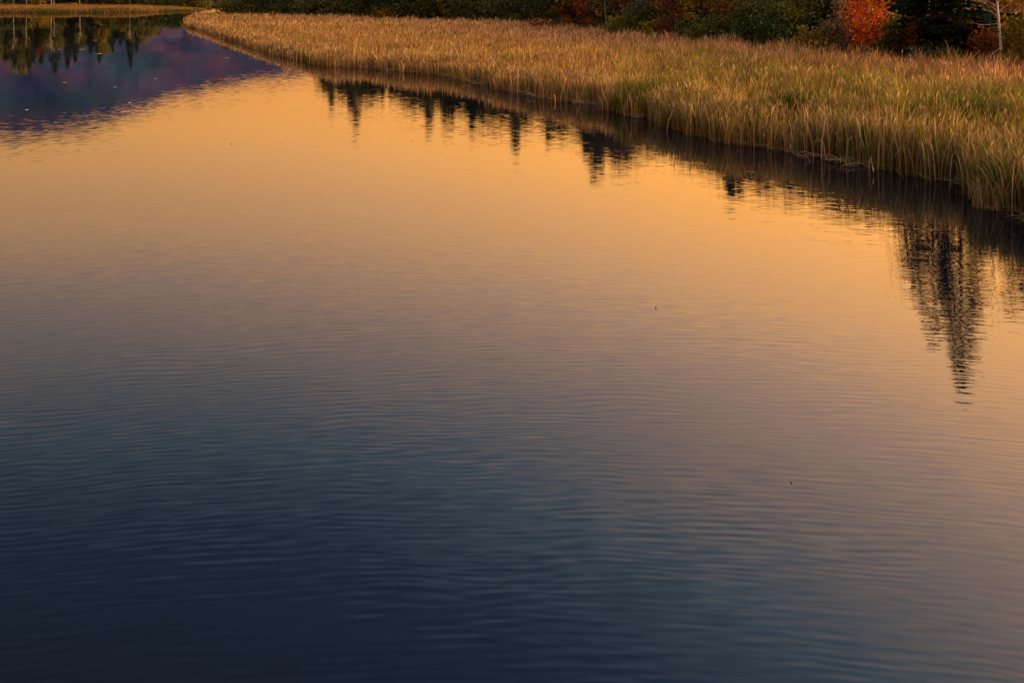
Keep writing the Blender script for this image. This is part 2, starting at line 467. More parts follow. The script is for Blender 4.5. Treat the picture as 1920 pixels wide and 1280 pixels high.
# dead stalks fallen along the water's edge
g = np.random.default_rng(41)
sh = np.array(shore[6:31]); sl = np.linalg.norm(np.diff(sh, axis=0), axis=1); cs = np.concatenate([[0], np.cumsum(sl)])
ns = 2600
tpar = np.sort(g.uniform(0, cs[-1], ns)); tpar = cs[-1] * (tpar / cs[-1]) ** .6
ex = np.interp(tpar, cs, sh[:, 0]); ey = np.interp(tpar, cs, sh[:, 1])
heap = np.clip(.5 + .7 * Wob(43, 7)(ex, ey), .0, 1.3)
k = g.random(ns) < heap * np.clip(70 / ey, .0, 1) ** 3; ex, ey = ex[k], ey[k]; ns = len(ex)
ex = ex + g.normal(0, .35, ns); ey = ey + g.normal(0, .35, ns)
an = g.normal(np.pi * .75, .8, ns); Ln = g.uniform(.3, 1.1, ns); z0 = g.uniform(.02, .22, ns); dz = g.uniform(-.35, .35, ns)
ux, uy = np.cos(an), np.sin(an); wd = .016 * np.clip(ey / 40, 1, 4) ** .6
p0 = np.stack([ex - ux * Ln / 2, ey - uy * Ln / 2, np.maximum(z0 - dz / 2, .012)], 1); p1 = np.stack([ex + ux * Ln / 2, ey + uy * Ln / 2, np.maximum(z0 + dz / 2, .012)], 1)
gS = Geo(); sc = (C['straw'] * g.uniform(.5, 1.05, ns)[:, None])
sd_ = unit(np.cross(p1 - p0, np.array([0, 0, 1.]))) * (wd * .5)[:, None]; up = np.array([0, 0, 1.]) * (wd * .5)[:, None]
V = np.stack([p0 - sd_, p0 + sd_, p0 + up, p1 - sd_, p1 + sd_, p1 + up], 1).reshape(-1, 3)
o_ = (np.arange(ns) * 6)[:, None]
gS.add(V, np.concatenate([o_ + np.array([0, 1, 4, 3]), o_ + np.array([1, 2, 5, 4]), o_ + np.array([2, 0, 3, 5])]), None, np.repeat(sc, 6, 0))
obj('dead_stalks', gS.mesh('dead_stalks', M_STRAW), kind='stuff', category='stalks', label='pale broken reed stalks strewn along the waterline')

# separate green clumps that stand out of the bed
def clump(pxy, rad, hgt, nb, pal, label, seed):
    g = np.random.default_rng(seed); c = P(*pxy)
    r_ = rad * np.sqrt(g.random(nb)); a = g.uniform(0, 6.28, nb)
    lx, ly = r_ * np.cos(a), r_ * np.sin(a)
    cc = pal[g.integers(0, len(pal), nb)] * g.uniform(.6, 1.35, nb)[:, None]
    hh = hgt * g.normal(1, .13, nb).clip(.5, 1.3) * (1 - .25 * (r_ / rad) ** 2)
    wd = np.full(nb, .024 * max(1, c[1] / 45) ** .75)
    V, Q, T, Cc = blades(lx, ly, np.zeros(nb), hh, wd, cc * .9, cc, g, lean=(.12, .6), kink=.12)
    z = max(gz(c), -.2) - .03
    o = root('reed_clump', c, z, label, 'reeds', 'green reed clumps in the marsh edge')
    obj('blades', mesh_np('reed_clump', V, Q, T, Cc, M_REED), o, kind='stuff')
GO = np.array([C['olive'] * .6, C['green'] * .8, C['brown'], C['tan'] * .7, C['olive']]); G5 = np.array([C['green'], C['green'] * .7, C['dark'] * 1.7, C['olive'], C['ochre'], C['straw'] * .7]); G3 = np.array([C['dark'], C['dark'] * 1.3, C['green']]); G4 = np.array([C['green'], C['olive'], C['dark'] * 1.4, C['ochre'] * .8])
clump((748, 112), 2.6, 1.4, 700, GO, 'dark green reed clump at the water left of the pointed tree reflections', 51)
clump((560, 97), 3.0, 1.25, 600, GO, 'olive reed clump where the bank narrows towards the far left point', 52)
clump((1238, 212), 2.4, 1.95, 1800, G4, 'yellow green reed clump at the middle of the reed edge', 53)
clump((1492, 258), 1.7, 2.1, 2000, G3, 'dark green reed clump in the tan reeds below the red maple', 54)
clump((1790, 288), 2.0, 2.25, 2600, G3, 'deep green reed clump below the big spruce', 55)
clump((1885, 258), 2.6, 2.3, 3200, G5, 'tall bright green reed clump at the right edge behind the nearest reeds', 56)
clump((1868, 388), .75, 1.15, 420, np.array([C['straw'] * .9, C['ochre'], C['olive']]), 'low straw coloured clump bending into the water at the nearest corner', 57)
clump((1900, 384), 1.3, 1.95, 800, G5, 'fresh green reed clump at the water in the right corner', 58)
clump((1365, 240), 1.3, 1.8, 700, G4, 'olive reed clump at the water below the dark shrubs', 59)

# ------------------------------------------------------------------ trees
PAL = {k: np.array(v) for k, v in dict(
    darkgreen=[(.036, .058, .020), (.05, .075, .024), (.065, .085, .028)],
    olive=[(.10, .11, .028), (.08, .10, .026), (.14, .13, .032)],
    yellow=[(.22, .17, .022), (.16, .14, .024), (.12, .12, .026), (.28, .18, .02)],
    ochre=[(.30, .145, .018), (.22, .11, .02), (.14, .08, .02)],
    red=[(.52, .085, .022), (.44, .13, .02), (.50, .17, .03), (.34, .05, .022), (.20, .10, .02)],
    rust=[(.19, .06, .022), (.14, .05, .02), (.10, .05, .022), (.26, .09, .025)],
    wine=[(.20, .035, .022), (.13, .03, .022), (.08, .035, .02)],
    twig=[(.10, .082, .06), (.13, .10, .07), (.085, .08, .05)],
    spruce=[(.020, .042, .020), (.028, .054, .026), (.038, .066, .032)],
    sage=[(.075, .11, .06), (.05, .085, .045), (.10, .14, .08)],
    blue=[(.04, .09, .09), (.05, .11, .11)],
    willow=[(.085, .105, .04), (.06, .08, .032), (.11, .12, .045)]).items()}

def leaf_cols(pal, n, clump_id, g):
    k = clump_id.max() + 1 if n else 1
    pick = g.integers(0, len(pal), k)[clump_id]
    swap = g.random(n) < .4
    pick = np.where(swap, g.integers(0, len(pal), n), pick)
    br = g.uniform(.7, 1.25, k)[clump_id] * g.uniform(.75, 1.3, n)
    return np.repeat(pal[pick] * br[:, None], 4, 0)

def broadleaf(seed, h, w, pal, nleaf=3500, size=.17, cb=.22, limbs=14, stems=1, barkmat=None, spread=.085, slim=1.0):
    """-> (trunk mesh, crown mesh) of an irregular broad-leaved tree or, with several stems, a shrub"""
    g = np.random.default_rng(seed); T = Geo(); tips = []
    for s_ in range(stems):
        ph = g.uniform(0, 6.28); lean = (0.02 if stems == 1 else g.uniform(.15, .55)) * w * .5
        hs = h * (.9 if stems == 1 else g.uniform(.55, .95)); m = 8; u = np.linspace(0, 1, m)
        wob = np.cumsum(g.normal(0, .012 * h, (m, 2)), 0) * .6; wob[0] = 0
        path = np.stack([np.cos(ph) * lean * u ** 1.2 + wob[:, 0], np.sin(ph) * lean * u ** 1.2 + wob[:, 1], hs * u], 1)
        r0 = (.0125 if stems == 1 else .006) * h + .01
        V, Q = tube(path, r0 * (1 - .9 * u) + .006, 7); T.add(V, Q)
        for i in range(max(3, limbs // stems)):
            f = cb * .8 + (1 - cb * .8) * (i + g.random()) / max(3, limbs // stems) * .97
            p0 = np.array([np.interp(f, u, path[:, j]) for j in range(3)])
            az = g.uniform(0, 6.28)
            v_ = (f - cb) / (1 - cb)
            reach = w * .5 * slim * math.sqrt(max(.06, 1 - abs(2 * v_ - .75) ** 2.2 * .55)) * g.uniform(.55, 1.12) * (1 - .75 * max(0, v_) ** 2.5)
            d0 = np.array([math.cos(az), math.sin(az), g.uniform(.15, .8)])
            uu = np.linspace(0, 1, 5)[:, None]
            lp = p0 + d0 * reach * uu + np.array([0, 0, .10 * h]) * uu ** 2 * g.uniform(-.3, .8) + g.normal(0, .03 * reach, (5, 3)) * uu
            V, Q = tube(lp, (r0 * .42 * (1 - f * .6)) * (1 - .85 * uu[:, 0]) + .005, 5); T.add(V, Q)
            for t_ in (.45, .7, .88, 1.0): tips.append(lp[0] * (1 - t_) + lp[-1] * t_ + g.normal(0, .06 * reach, 3))
            for k in range(3):
                q = lp[g.integers(2, 5)]; dd = unit(d0 + g.normal(0, .8, 3)) * reach * g.uniform(.25, .5)
                sub = np.stack([q, q + dd * .5 + g.normal(0, .04, 3), q + dd])
                V, Q = tube(sub, [.012, .009, .004], 4); T.add(V, Q); tips.append(q + dd); tips.append(q + dd * .6)
        tips.append(path[-1])
    tips = np.array(tips); tips = tips[tips[:, 2] > .04 * h]
    cid = g.integers(0, len(tips), nleaf)
    sg = spread * (h * w) ** .5 * g.uniform(.45, 1.3, len(tips))[cid]
    c = tips[cid] + g.normal(size=(nleaf, 3)) * sg[:, None] * np.array([1, 1, .8])
    c[:, 2] = np.where(c[:, 2] < .15, g.uniform(.1, .6, nleaf), c[:, 2])
    sz = size * g.uniform(.6, 1.35, nleaf)
    V, Q = cards(c, sz, g)
    return T.mesh('trunk', barkmat or M_BARK, True), mesh_np('crown', V, Q, None, leaf_cols(pal, nleaf, cid, g), M_LEAF)

def spruce(seed, h, w, pal, step=.33, card=.30, thin=1.0, cb=.05, power=.9):
    g = np.random.default_rng(seed); T = Geo()
    u = np.linspace(0, 1, 9)
    V, Q = tube(np.stack([.01 * h * np.sin(u * 3), .006 * h * np.sin(u * 4), h * u], 1), .013 * h * (1 - u) + .012, 8); T.add(V, Q)
    cs_, ax_, id_ = [], [], []; z = cb * h; k = 0
    while z < h * .985:
        f = z / h; R_ = w * .5 * ((1 - f) ** power) * min(1, .55 + f * 4) + .06
        nb = int(g.integers(5, 8))
        if f > .8: nb = 4
        a0 = g.uniform(0, 6.28)
        for i in range(nb):
            if g.random() > thin: continue
            a = a0 + i * 6.28 / nb + g.normal(0, .2); L = R_ * g.uniform(.6, 1.15)
            d0 = np.array([math.cos(a), math.sin(a), 0]); uu = np.linspace(0, 1, 5)
            lp = np.array([.01 * h * math.sin(f * 3), .006 * h * math.sin(f * 4), z]) + d0 * (L * uu)[:, None]
            lp[:, 2] += L * (.10 * uu - .42 * uu ** 1.5 + .16 * uu ** 3) * (1 - .6 * f) + L * .35 * uu * f
            V, Q = tube(lp[[0, 2, 4]], [.028 * (1 - f) + .008, .014 * (1 - f) + .006, .004], 4); T.add(V, Q)
            m = int(5 + L * 15 * .3 / card)
            q = np.sqrt(g.random(m) * .93 + .07)
            pc = np.stack([np.interp(q, uu, lp[:, j]) for j in range(3)], 1)
            side = np.array([-d0[1], d0[0], 0]); off = g.normal(0, .17, m) * L * (1.15 - q * .6)
            pc = pc + side * off[:, None]; pc[:, 2] -= np.abs(g.normal(0, .09, m)) + .02
            cs_.append(pc); ax_.append(d0 + side * np.sign(off)[:, None] * .7 + np.array([0, 0, -.25])); id_.append(np.full(m, k)); k += 1
        z += step * (.62 if f < .33 else 1.0) * (.75 + .5 * g.random()) * (1 - .45 * f)
    c = np.concatenate(cs_); ax = np.concatenate(ax_); ids = np.concatenate(id_)
    V, Q = cards(c, card * .42 * g.uniform(.6, 1.3, len(c)), g, 2.6, unit(ax))
    return T.mesh('trunk', M_BARK, True), mesh_np('crown', V, Q, None, leaf_cols(pal, len(c), ids, g), M_LEAF)

def plant(name, meshes, xy, label, cat, group=None, rz=0, s=1.0, sink=.05):
    o = root(name, xy, gz(xy) - sink, label, cat, group, rz, s)
    obj('stems' if cat == 'shrub' else 'trunk', meshes[0], o)
    obj('foliage' if cat == 'shrub' else 'crown', meshes[1], o)
    return o
def tall(x, yr, d): return (yr - YH) / F * d - H        # height of a tree whose reflected top is seen at row yr

# -- right bank, near things first
d = dtree(1797) + 3
plant('spruce_tree', spruce(101, tall(1797, 728, d), 8.4, PAL['spruce'] * .6, thin=.78, power=.78, step=.46, card=.46), PD(1797, d), 'tallest dark spruce on the right bank, just left of the white birch', 'tree')
d = dtree(1750) + 2.2
plant('spruce_tree', spruce(102, tall(1752, 630, d), 6.8, PAL['spruce'] * .55, thin=.82, power=.55, step=.5, card=.46), PD(1746, d), 'dark spruce between the red maple and the tallest spruce', 'tree')
d = dtree(1705) + 4
plant('broadleaf_tree', broadleaf(103, 15.0, 4.6, PAL['olive'], 3800, .17), PD(1706, d), 'dull olive tree right behind the red maple', 'tree')
d = dtree(1625) + .8
plant('maple_tree', broadleaf(104, 6.9, 3.3, PAL['red'] * 1.5, 3300, .13, cb=.26, spread=.115), PD(1626, d), 'small bright orange red maple at the back of the reeds', 'tree')
d = dtree(1755) - .3
plant('juniper_bush', broadleaf(105, 2.9, 3.0, PAL['sage'], 2600, .12, cb=.1, stems=6), PD(1757, d), 'low pale sage green bush at the foot of the spruces', 'shrub')

# white birch with bare side branches
def birch():
    x0 = 1881; d = dtree(x0) - .2; c = PD(x0, d); h = 14.5; g = np.random.default_rng(111)
    o = root('birch_tree', c, gz(c) - .05, 'white barked birch with bare side branches at the right edge', 'tree')
    u = np.linspace(0, 1, 14)
    path = np.stack([-.55 * u * 1.6 + .05 * np.sin(u * 9), .1 * np.sin(u * 5), h * u], 1)
    V, Q = tube(path, .10 * (1 - .93 * u) + .008, 10); q = Geo(); q.add(V, Q); tr = obj('trunk', q.mesh('trunk', M_BIRCH, True), o)
    spec = [(2.7, -1, -1.75, -.95, .035), (4.25, -1, -1.5, -.02, .022), (4.7, -1, -1.0, .42, .03), (5.0, -1, -.9, .55, .028), (5.3, -1, -1.2, .35, .024),
            (5.75, -1, -.75, .5, .026), (4.9, 1, 1.0, .65, .022), (5.6, 1, 1.3, .6, .02), (6.6, -1, -1.6, .7, .03), (7.2, 1, 1.5, .8, .03), (8.0, -1, -1.5, .9, .028),
            (8.6, 1, 1.6, 1.0, .026), (9.6, -1, -1.4, 1.0, .024), (10.3, 1, 1.2, 1.0, .022), (11.2, -1, -1.0, .9, .02), (12.2, 1, .8, .8, .016)]
    tips = []
    for z, sgn, dx, dz, r in spec:
        p0 = np.array([np.interp(z / h, u, path[:, j]) for j in range(3)]); uu = np.linspace(0, 1, 6); dy = g.uniform(-.6, .3)
        lp = p0 + np.stack([dx * uu, dy * uu, dz * uu + .08 * np.sin(uu * 3.1) * (1 if dz > 0 else -1)], 1) + g.normal(0, .02, (6, 3)) * uu[:, None]
        V, Q = tube(lp, r * .72 * (1 - .8 * uu) + .003, 6); q = Geo(); q.add(V, Q)
        for k in range(3):
            s0 = lp[g.integers(2, 6)]; dd = np.array([np.sign(dx) * g.uniform(.2, .6), g.uniform(-.4, .4), g.uniform(0, .5)])
            V, Q = tube(np.stack([s0, s0 + dd * .5 + g.normal(0, .03, 3), s0 + dd]), [.010, .007, .003], 4); q.add(V, Q); tips.append((z, s0 + dd))
        obj('branch', q.mesh('branch', M_BIRCH, True), tr); tips.append((z, lp[-1]))
    hi = np.array([p for z, p in tips if z > 5.5]); nl = 2600; cid = g.integers(0, len(hi), nl)
    cc = hi[cid] + g.normal(size=(nl, 3)) * .38
    V, Q = cards(cc, .12 * g.uniform(.6, 1.3, nl), g)
    obj('crown', mesh_np('crown', V, Q, None, leaf_cols(PAL['ochre'] * .9, nl, cid, g), M_LEAF), o)
birch()
d = dtree(1905) + 4
plant('aspen_tree', broadleaf(112, tall(1905, 600, d), 3.6, PAL['ochre'], 2300, .15, cb=.4, barkmat=M_GREY), PD(1912, d), 'thin ochre leaved aspen behind the white birch', 'tree')
plant('broadleaf_tree', broadleaf(113, 9, 4.5, PAL['ochre'], 3600, .15), PD(1848, dtree(1850) + 5), 'orange yellow tree between the tallest spruce and the birch', 'tree')
plant('blue_spruce', spruce(114, 5.6, 1.9, PAL['blue'], card=.22), PD(1849, dtree(1850) + 2.4), 'small blue green spruce half hidden left of the birch', 'tree')
plant('shrub', broadleaf(115, 4.2, 3.2, PAL['rust'], 2600, .14, stems=7), PD(1846, dtree(1850) + .6), 'rusty brown shrub at the foot of the birch', 'shrub')
plant('shrub', broadleaf(116, 4.6, 3.4, PAL['yellow'], 2800, .14, stems=7), PD(1915, dtree(1910) + .8), 'yellow green shrub cut by the right edge', 'shrub')
plant('shrub', broadleaf(117, 3.0, 2.4, PAL['olive'], 2000, .14, stems=6), PD(1662, dtree(1660) + .1), 'low olive shrub under the red maple', 'shrub')
plant('shrub', broadleaf(118, 2.6, 1.5, PAL['red'] * .55, 700, .13, stems=5), PD(1604, dtree(1604) - .2), 'small dull red shrub below the maple', 'shrub')
plant('shrub', broadleaf(119, 3.6, 1.6, PAL['ochre'] * .7, 900, .14, stems=5), PD(1690, dtree(1690) + .2), 'thin orange sapling between maple and spruce', 'shrub')
plant('shrub', broadleaf(120, 5.6, 1.2, PAL['wine'] * 1.6, 380, .13, stems=3), PD(1713, dtree(1713) - .2), 'tiny crimson sapling in front of the spruces', 'shrub')

rows = [  # x, extra depth, height, width, palette, leaves, kind, label
    (1575, 1.2, 6.5, 3.2, 'twig', 1500, 'shrub', 'nearly bare grey brown shrub left of the red maple'),
    (1532, .2, 3.7, 4.2, 'yellow', 3600, 'shrub', 'rounded yellow olive bush left of the red maple'),
    (1488, 3.5, 8.0, 4.6, 'olive', 4200, 'tree', 'olive tree standing over the rounded yellow bush'),
    (1455, .8, 5.0, 4.6, 'darkgreen', 4600, 'shrub', 'darkest green bush at the back of the reeds'),
    (1425, 3.2, 7.0, 4.8, 'olive', 4200, 'shrub', 'tall olive shrub above the darkest bush'),
    (1400, .8, 4.2, 3.8, 'darkgreen', 3600, 'shrub', 'dark green bush left of the darkest bush'),
    (1392, 5.5, 9.5, 5.0, 'rust', 3800, 'tree', 'rusty brown tree behind the dark bushes'),
    (1378, 2.5, 5.5, 3.2, 'ochre', 1300, 'shrub', 'sparse golden shrub among the dark bushes'),
    (1345, 1.6, 5.6, 4.8, 'olive', 4000, 'shrub', 'broad olive shrub right of the rusty leaved tree'),
    (1322, 4.0, 8.5, 4.6, 'yellow', 3800, 'tree', 'yellow green tree rising above the olive shrubs'),
    (1300, 1.0, 3.8, 3.6, 'darkgreen', 2800, 'shrub', 'low dark shrub below the yellow green tree'),
    (1264, 1.6, 7.0, 3.8, 'rust', 2900, 'tree', 'orange brown leaved tree in the middle of the thicket'),
    (1268, -.2, 2.3, 1.6, 'red', 420, 'shrub', 'little red leaved bush low at the reed edge'),
    (1236, 1.0, 3.7, 4.0, 'yellow', 2600, 'shrub', 'low yellow green bush left of the orange brown tree'),
    (1222, 5.0, 8.6, 4.8, 'twig', 2600, 'tree', 'thinly leaved grey brown tree behind the low bushes'),
    (1180, 1.2, 3.9, 4.2, 'olive', 3000, 'shrub', 'green olive bush right of the bare grey tree'),
    (1160, .6, 3.2, 3.0, 'yellow', 2000, 'shrub', 'small lime tinted bush at the foot of the bare grey tree'),
    (1162, 7.0, 9.2, 4.4, 'ochre', 2600, 'tree', 'golden topped tree behind the bare grey tree'),
    (1100, 5.0, 7.6, 4.4, 'rust', 3000, 'tree', 'russet tree behind the fallen branches'),
    (1076, 4.0, 6.6, 4.2, 'wine', 2800, 'tree', 'wine red tree left of the russet tree'),
    (1048, 12., 9.0, 4.0, 'darkgreen', 3000, 'tree', 'dark green tree at the left end of the red trees'),
]
for i, (x_, dd, h_, w_, pal, nl, cat, lab) in enumerate(rows):
    xy = PD(x_, dtree(x_) + dd)
    ms = broadleaf(200 + i, h_, w_, PAL[pal] * (.9 if pal == 'wine' else 1.55), nl, .16 if x_ > 1250 else .18, cb=.05 if cat == 'shrub' else .2, stems=7 if cat == 'shrub' else 1,
                   limbs=21 if cat == 'shrub' else 15)
    plant('shrub' if cat == 'shrub' else 'broadleaf_tree', ms, xy, lab, cat, 'thicket along the back of the reeds')

# bare grey tree and the fallen rusty branches
tm, cm = broadleaf(240, 11.0, 5.5, PAL['ochre'], 500, .18, cb=.2, limbs=13, barkmat=M_GREY)
plant('bare_tree', (tm, cm), PD(1138, dtree(1138) + 1.2), 'almost bare grey tree with forked pale limbs', 'tree')
def fallen():
    g = np.random.default_rng(241); c = PD(1058, dtree(1075) - 1.5)
    o = root('fallen_tree', c, gz(c), 'fallen tree with rust brown leaves lying on the reeds', 'tree')
    q = Geo(); tips = []
    for i in range(16):
        L = g.uniform(1.2, 3.2); x0 = g.uniform(-1.6, 3.0); uu = np.linspace(0, 1, 6)
        lp = np.stack([x0 + (-L * uu if i % 3 else L * uu), g.normal(0, .6) + g.normal(0, .3) * uu, .5 + g.uniform(.6, 2.0) * np.sin(uu * 2.2) * (.6 + .5 * g.random())], 1)
        V, Q = tube(lp, .05 * (1 - .85 * uu) + .008, 5); q.add(V, Q); tips += [lp[3], lp[4], lp[5]]
    V, Q = tube(np.array([[4.5, .3, .3], [2, 0, .9], [0, 0, 1.2], [-2, .1, .8]]), [.2, .17, .12, .05], 8); q.add(V, Q)
    obj('trunk', q.mesh('trunk', M_GREY, True), o)
    tips = np.array(tips); tips = np.concatenate([tips[tips[:, 0] < .6], tips[::4]]); nl = 1700; cid = g.integers(0, len(tips), nl)
    V, Q = cards(tips[cid] + g.normal(size=(nl, 3)) * .28, .17 * g.uniform(.6, 1.3, nl), g)
    obj('crown', mesh_np('crown', V, Q, None, leaf_cols(PAL['rust'] * 1.2, nl, cid, g), M_LEAF), o)
fallen()

# willow shrubs along the back of the far reeds
will = [broadleaf(260 + i, 5.2, 6.5, PAL[pn], 3000, .26, cb=.02, stems=8, limbs=24) for i, pn in enumerate(('willow', 'darkgreen', 'willow', 'olive'))]
wl = [(442, 6, 3, 1.05), (470, 4, 0, 1.0), (498, 7, 1, 1.1), (524, 3, 1, 1.05), (552, 6, 0, 1.1), (580, 3, 2, 1.05), (606, 7, 1, 1.15), (634, 3, 0, 1.05), (662, 5, 3, 1.1),
      (690, 3, 1, 1.1), (716, 8, 2, 1.2), (744, 4, 1, 1.1), (770, 3, 1, 1.2), (798, 6, 0, 1.1), (826, 3, 1, 1.15), (852, 4, 3, 1.0), (880, 4, 2, 1.05), (908, 5, 0, 1.1), (936, 3, 2, 1.05),
      (962, 5, 2, 1.1), (990, 4, 0, 1.15), (1016, 5, 2, 1.1), (1038, 7, 0, 1.1)]
g = np.random.default_rng(270)
ORD = 'first second third fourth fifth sixth seventh eighth ninth tenth eleventh twelfth thirteenth fourteenth fifteenth sixteenth seventeenth eighteenth nineteenth twentieth twenty-first twenty-second twenty-third twenty-fourth twenty-fifth twenty-sixth'.split()
seen = {}
def nth(key):
    seen[key] = seen.get(key, 0) + 1
    return ORD[seen[key] - 1]
def wlabel(x_):
    if x_ < 700: return nth('wa') + ' dark willow bush from the far water gap, behind the low reeds'
    if x_ < 860: return nth('wb') + ' dark willow bush from the left between the two lone bushes'
    return nth('wc') + ' olive willow bush from the left in the row ending at the fallen tree'
for x_, dd, v, s_ in wl:
    plant('willow_bush', will[v], PD(x_, dtree(x_) + dd), wlabel(x_), 'shrub', 'willow row behind the reeds', g.uniform(0, 6.28), s_)
for x_, dd, v, s_ in [(1055 + 32 * i, 6.5 + 2.5 * (i % 3), (1, 3, 0)[i % 3], .85 + .1 * (i % 4)) for i in range(30)]:
    plant('undergrowth_bush', will[v], PD(x_, dtree(x_) + dd), 'dark bush in the undergrowth behind the thicket and the spruces', 'shrub', 'undergrowth behind the thicket', x_ * .7, s_ * .8)
for x_, yb, h_, w_, sd, pn, lab in ((722, 36, 2.9, 4.2, 281, 'yellow', 'lone yellow green bush standing in the reeds, left one'),
                                   (968, 43, 2.4, 2.4, 282, 'yellow', 'lone small pointed bush standing in the reeds, right one')):
    plant('lone_bush', broadleaf(sd, h_, w_, PAL[pn] * .75, 1600, .2, stems=7, cb=.05), PD(x_, P(x_, yb, 1.25)[1]), lab, 'shrub')

# tall wood behind, known from its reflection
nsp = [spruce(300 + i, 14.0, w_, PAL['spruce'], step=.42, card=.46, thin=.9, power=.8) for i, w_ in enumerate((3.2, 4.0, 2.6))]
asp = [broadleaf(310 + i, 14.0, 3.6, PAL[pn], 2200, .26, cb=.3, limbs=20, slim=.9, barkmat=M_GREY) for i, pn in enumerate(('olive', 'twig', 'rust'))]
wood = [(608, 178, 0), (622, 205, 1), (640, 165, 2), (656, 212, 0), (668, 240, 1), (686, 190, 0), (700, 165, 2), (722, 150, 5), (742, 192, 0), (758, 180, 2), (774, 212, 0), (790, 175, 2),
        (803, 245, 1), (818, 195, 2), (834, 240, 1), (846, 238, 1), (866, 200, 0), (884, 252, 0), (902, 205, 2), (924, 220, 0), (946, 205, 2), (968, 288, 0), (988, 240, 2),
        (1012, 238, 0), (1030, 272, 2), (1052, 262, 0), (1072, 255, 4), (1098, 300, 0), (1112, 330, 1), (1124, 322, 1), (1140, 300, 4), (1160, 326, 4), (1170, 322, 4), (1200, 262, 3),
        (1230, 275, 3), (1290, 290, 4), (1335, 320, 2), (1372, 378, 0), (1388, 372, 2), (1420, 360, 3), (1470, 345, 3), (1530, 372, 5), (1580, 395, 4), (1640, 415, 2), (1668, 408, 3)]
wood += [(x_ + int(g.integers(-5, 6)), 152 + (x_ - 600) * .19 + g.uniform(6, 26), int(g.integers(0, 3))) for x_ in range(612, 1060, 21)]
wood += [(x_ + int(g.integers(-6, 7)), 152 + (x_ - 600) * .19 + g.uniform(8, 42), 3) for x_ in range(618, 1180, 24)]
wood += [(x_ + int(g.integers(-6, 7)), np.interp(x_, [1190, 1300, 1400, 1500, 1600, 1690], [272, 315, 345, 368, 395, 415]) + g.uniform(6, 24), int(g.integers(3, 5))) for x_ in range(1195, 1690, 27)]
wood.sort()
def wood_label(k, x_):
    side = 'left of the fallen tree' if x_ < 1050 else ('behind the russet trees' if x_ < 1250 else 'behind the dark bushes')
    if x_ < 820: side = 'left of the pointed bush'
    kind = 'narrow dark spruce' if k < 3 else 'slim thin crowned tree'
    return nth(kind + side) + ' ' + kind + ' from left in the wood ' + side
for i, (x_, yr, k) in enumerate(wood):
    d = dtree(x_) + g.uniform(10, 16)
    h_ = max(5.0, tall(x_, yr, d)); s_ = h_ / 14.0
    sw = max(.8, s_) * g.uniform(1.25, 1.6) if k < 3 else max(.85, s_ * 1.25)
    plant('spruce_tree' if k < 3 else 'slender_tree', nsp[k] if k < 3 else asp[k - 3], PD(x_, d), wood_label(k, x_), 'tree', 'tall wood behind the reeds', g.uniform(0, 6.28), (sw, sw, s_))
for i, (x_, h_, k) in enumerate([(1990, 12, 0), (2060, 10, 3), (2150, 13, 1), (2260, 9, 4)]):
    plant('spruce_tree' if k < 3 else 'slender_tree', nsp[k] if k < 3 else asp[k - 3], PD(x_, dtree(min(x_, 2150)) + 2), 'tree beyond the right edge of the reeds', 'tree', 'trees past the right edge', i, h_ / 14.0)

# ------------------------------------------------------------------ far shore on the left
far_poly = np.array([P(-60, 25), P(0, 24.6), P(60, 25), P(130, 25), P(200, 24.5), P(270, 24), P(320, 22.5), P(385, 21),
                     PD(388, 296), PD(300, 305), PD(150, 312), PD(0, 308), PD(-60, 300)])
g = np.random.default_rng(61)
npts = 170000
x = g.uniform(-165, -75, npts); y = g.uniform(245, 315, npts)
s = sdist(x, y); k = inside(x, y, far_poly) & (s > -.4) & ((s < 12) | (g.random(npts) < .45))
x, y, s = x[k], y[k], s[k]; n = len(x); px = CX + F * x / y
wv_ = w2(x * .6, y * .6)
u = g.random(n)
cc = np.where((u < .30 + .25 * wv_)[:, None], C['ochre'] * .9, C['tan'])
cc = np.where(((s < 3.5) & (g.random(n) < .55 + .3 * wv_))[:, None], C['green'], cc) * g.uniform(.65, 1.3, n)[:, None]
hh = np.interp(px, [0, 260, 300, 385], [1.0, 1.0, .65, .4]) * g.normal(1, .15, n).clip(.4, 1.5) * (.6 + .4 * ss(0, 4, s)) * (1 + .15 * wv_)
V, Q, T, Cc = blades(x, y, ground_z(x, y) - .03, hh, .075 * g.uniform(.7, 1.3, n), cc * .36, cc * .36, g)
obj('far_reed_bed', mesh_np('far_reed_bed', V, Q, T, Cc, M_REED), kind='stuff', category='reeds', label='strip of golden reeds along the far left shore')

# far wood: tall dark trees seen mostly in the water
farw = [(-50, 150, 1), (-25, 140, 0), (-5, 128, 0), (12, 118, 3), (28, 122, 1), (42, 145, 3), (55, 130, 0), (66, 112, 5), (78, 120, 0), (90, 95, 3), (104, 138, 1), (118, 92, 3),
        (128, 128, 0), (142, 118, 0), (158, 95, 3), (170, 102, 1), (186, 118, 0), (196, 108, 3), (212, 96, 0), (226, 88, 1), (244, 128, 2), (256, 98, 0), (270, 88, 3), (284, 72, 3), (300, 60, 0), (318, 52, 3), (336, 46, 3)]
farw += [(x_, np.interp(x_, [-60, 0, 60, 150, 260, 340], [150, 132, 118, 100, 82, 46]) * g.uniform(.78, 1.0), (0, 3, 1)[i % 3]) for i, x_ in enumerate(range(-55, 340, 13))]
farw.sort()
def far_label(k, x_):
    a_ = 'dark spruce' if k < 3 else 'thin leafy tree'
    w_ = 'left of the birch pair' if x_ < 95 else ('behind the golden reeds' if x_ < 240 else 'by the rounded bushes')
    return nth('far' + a_ + w_) + ' ' + a_ + ' from left in the far wood ' + w_
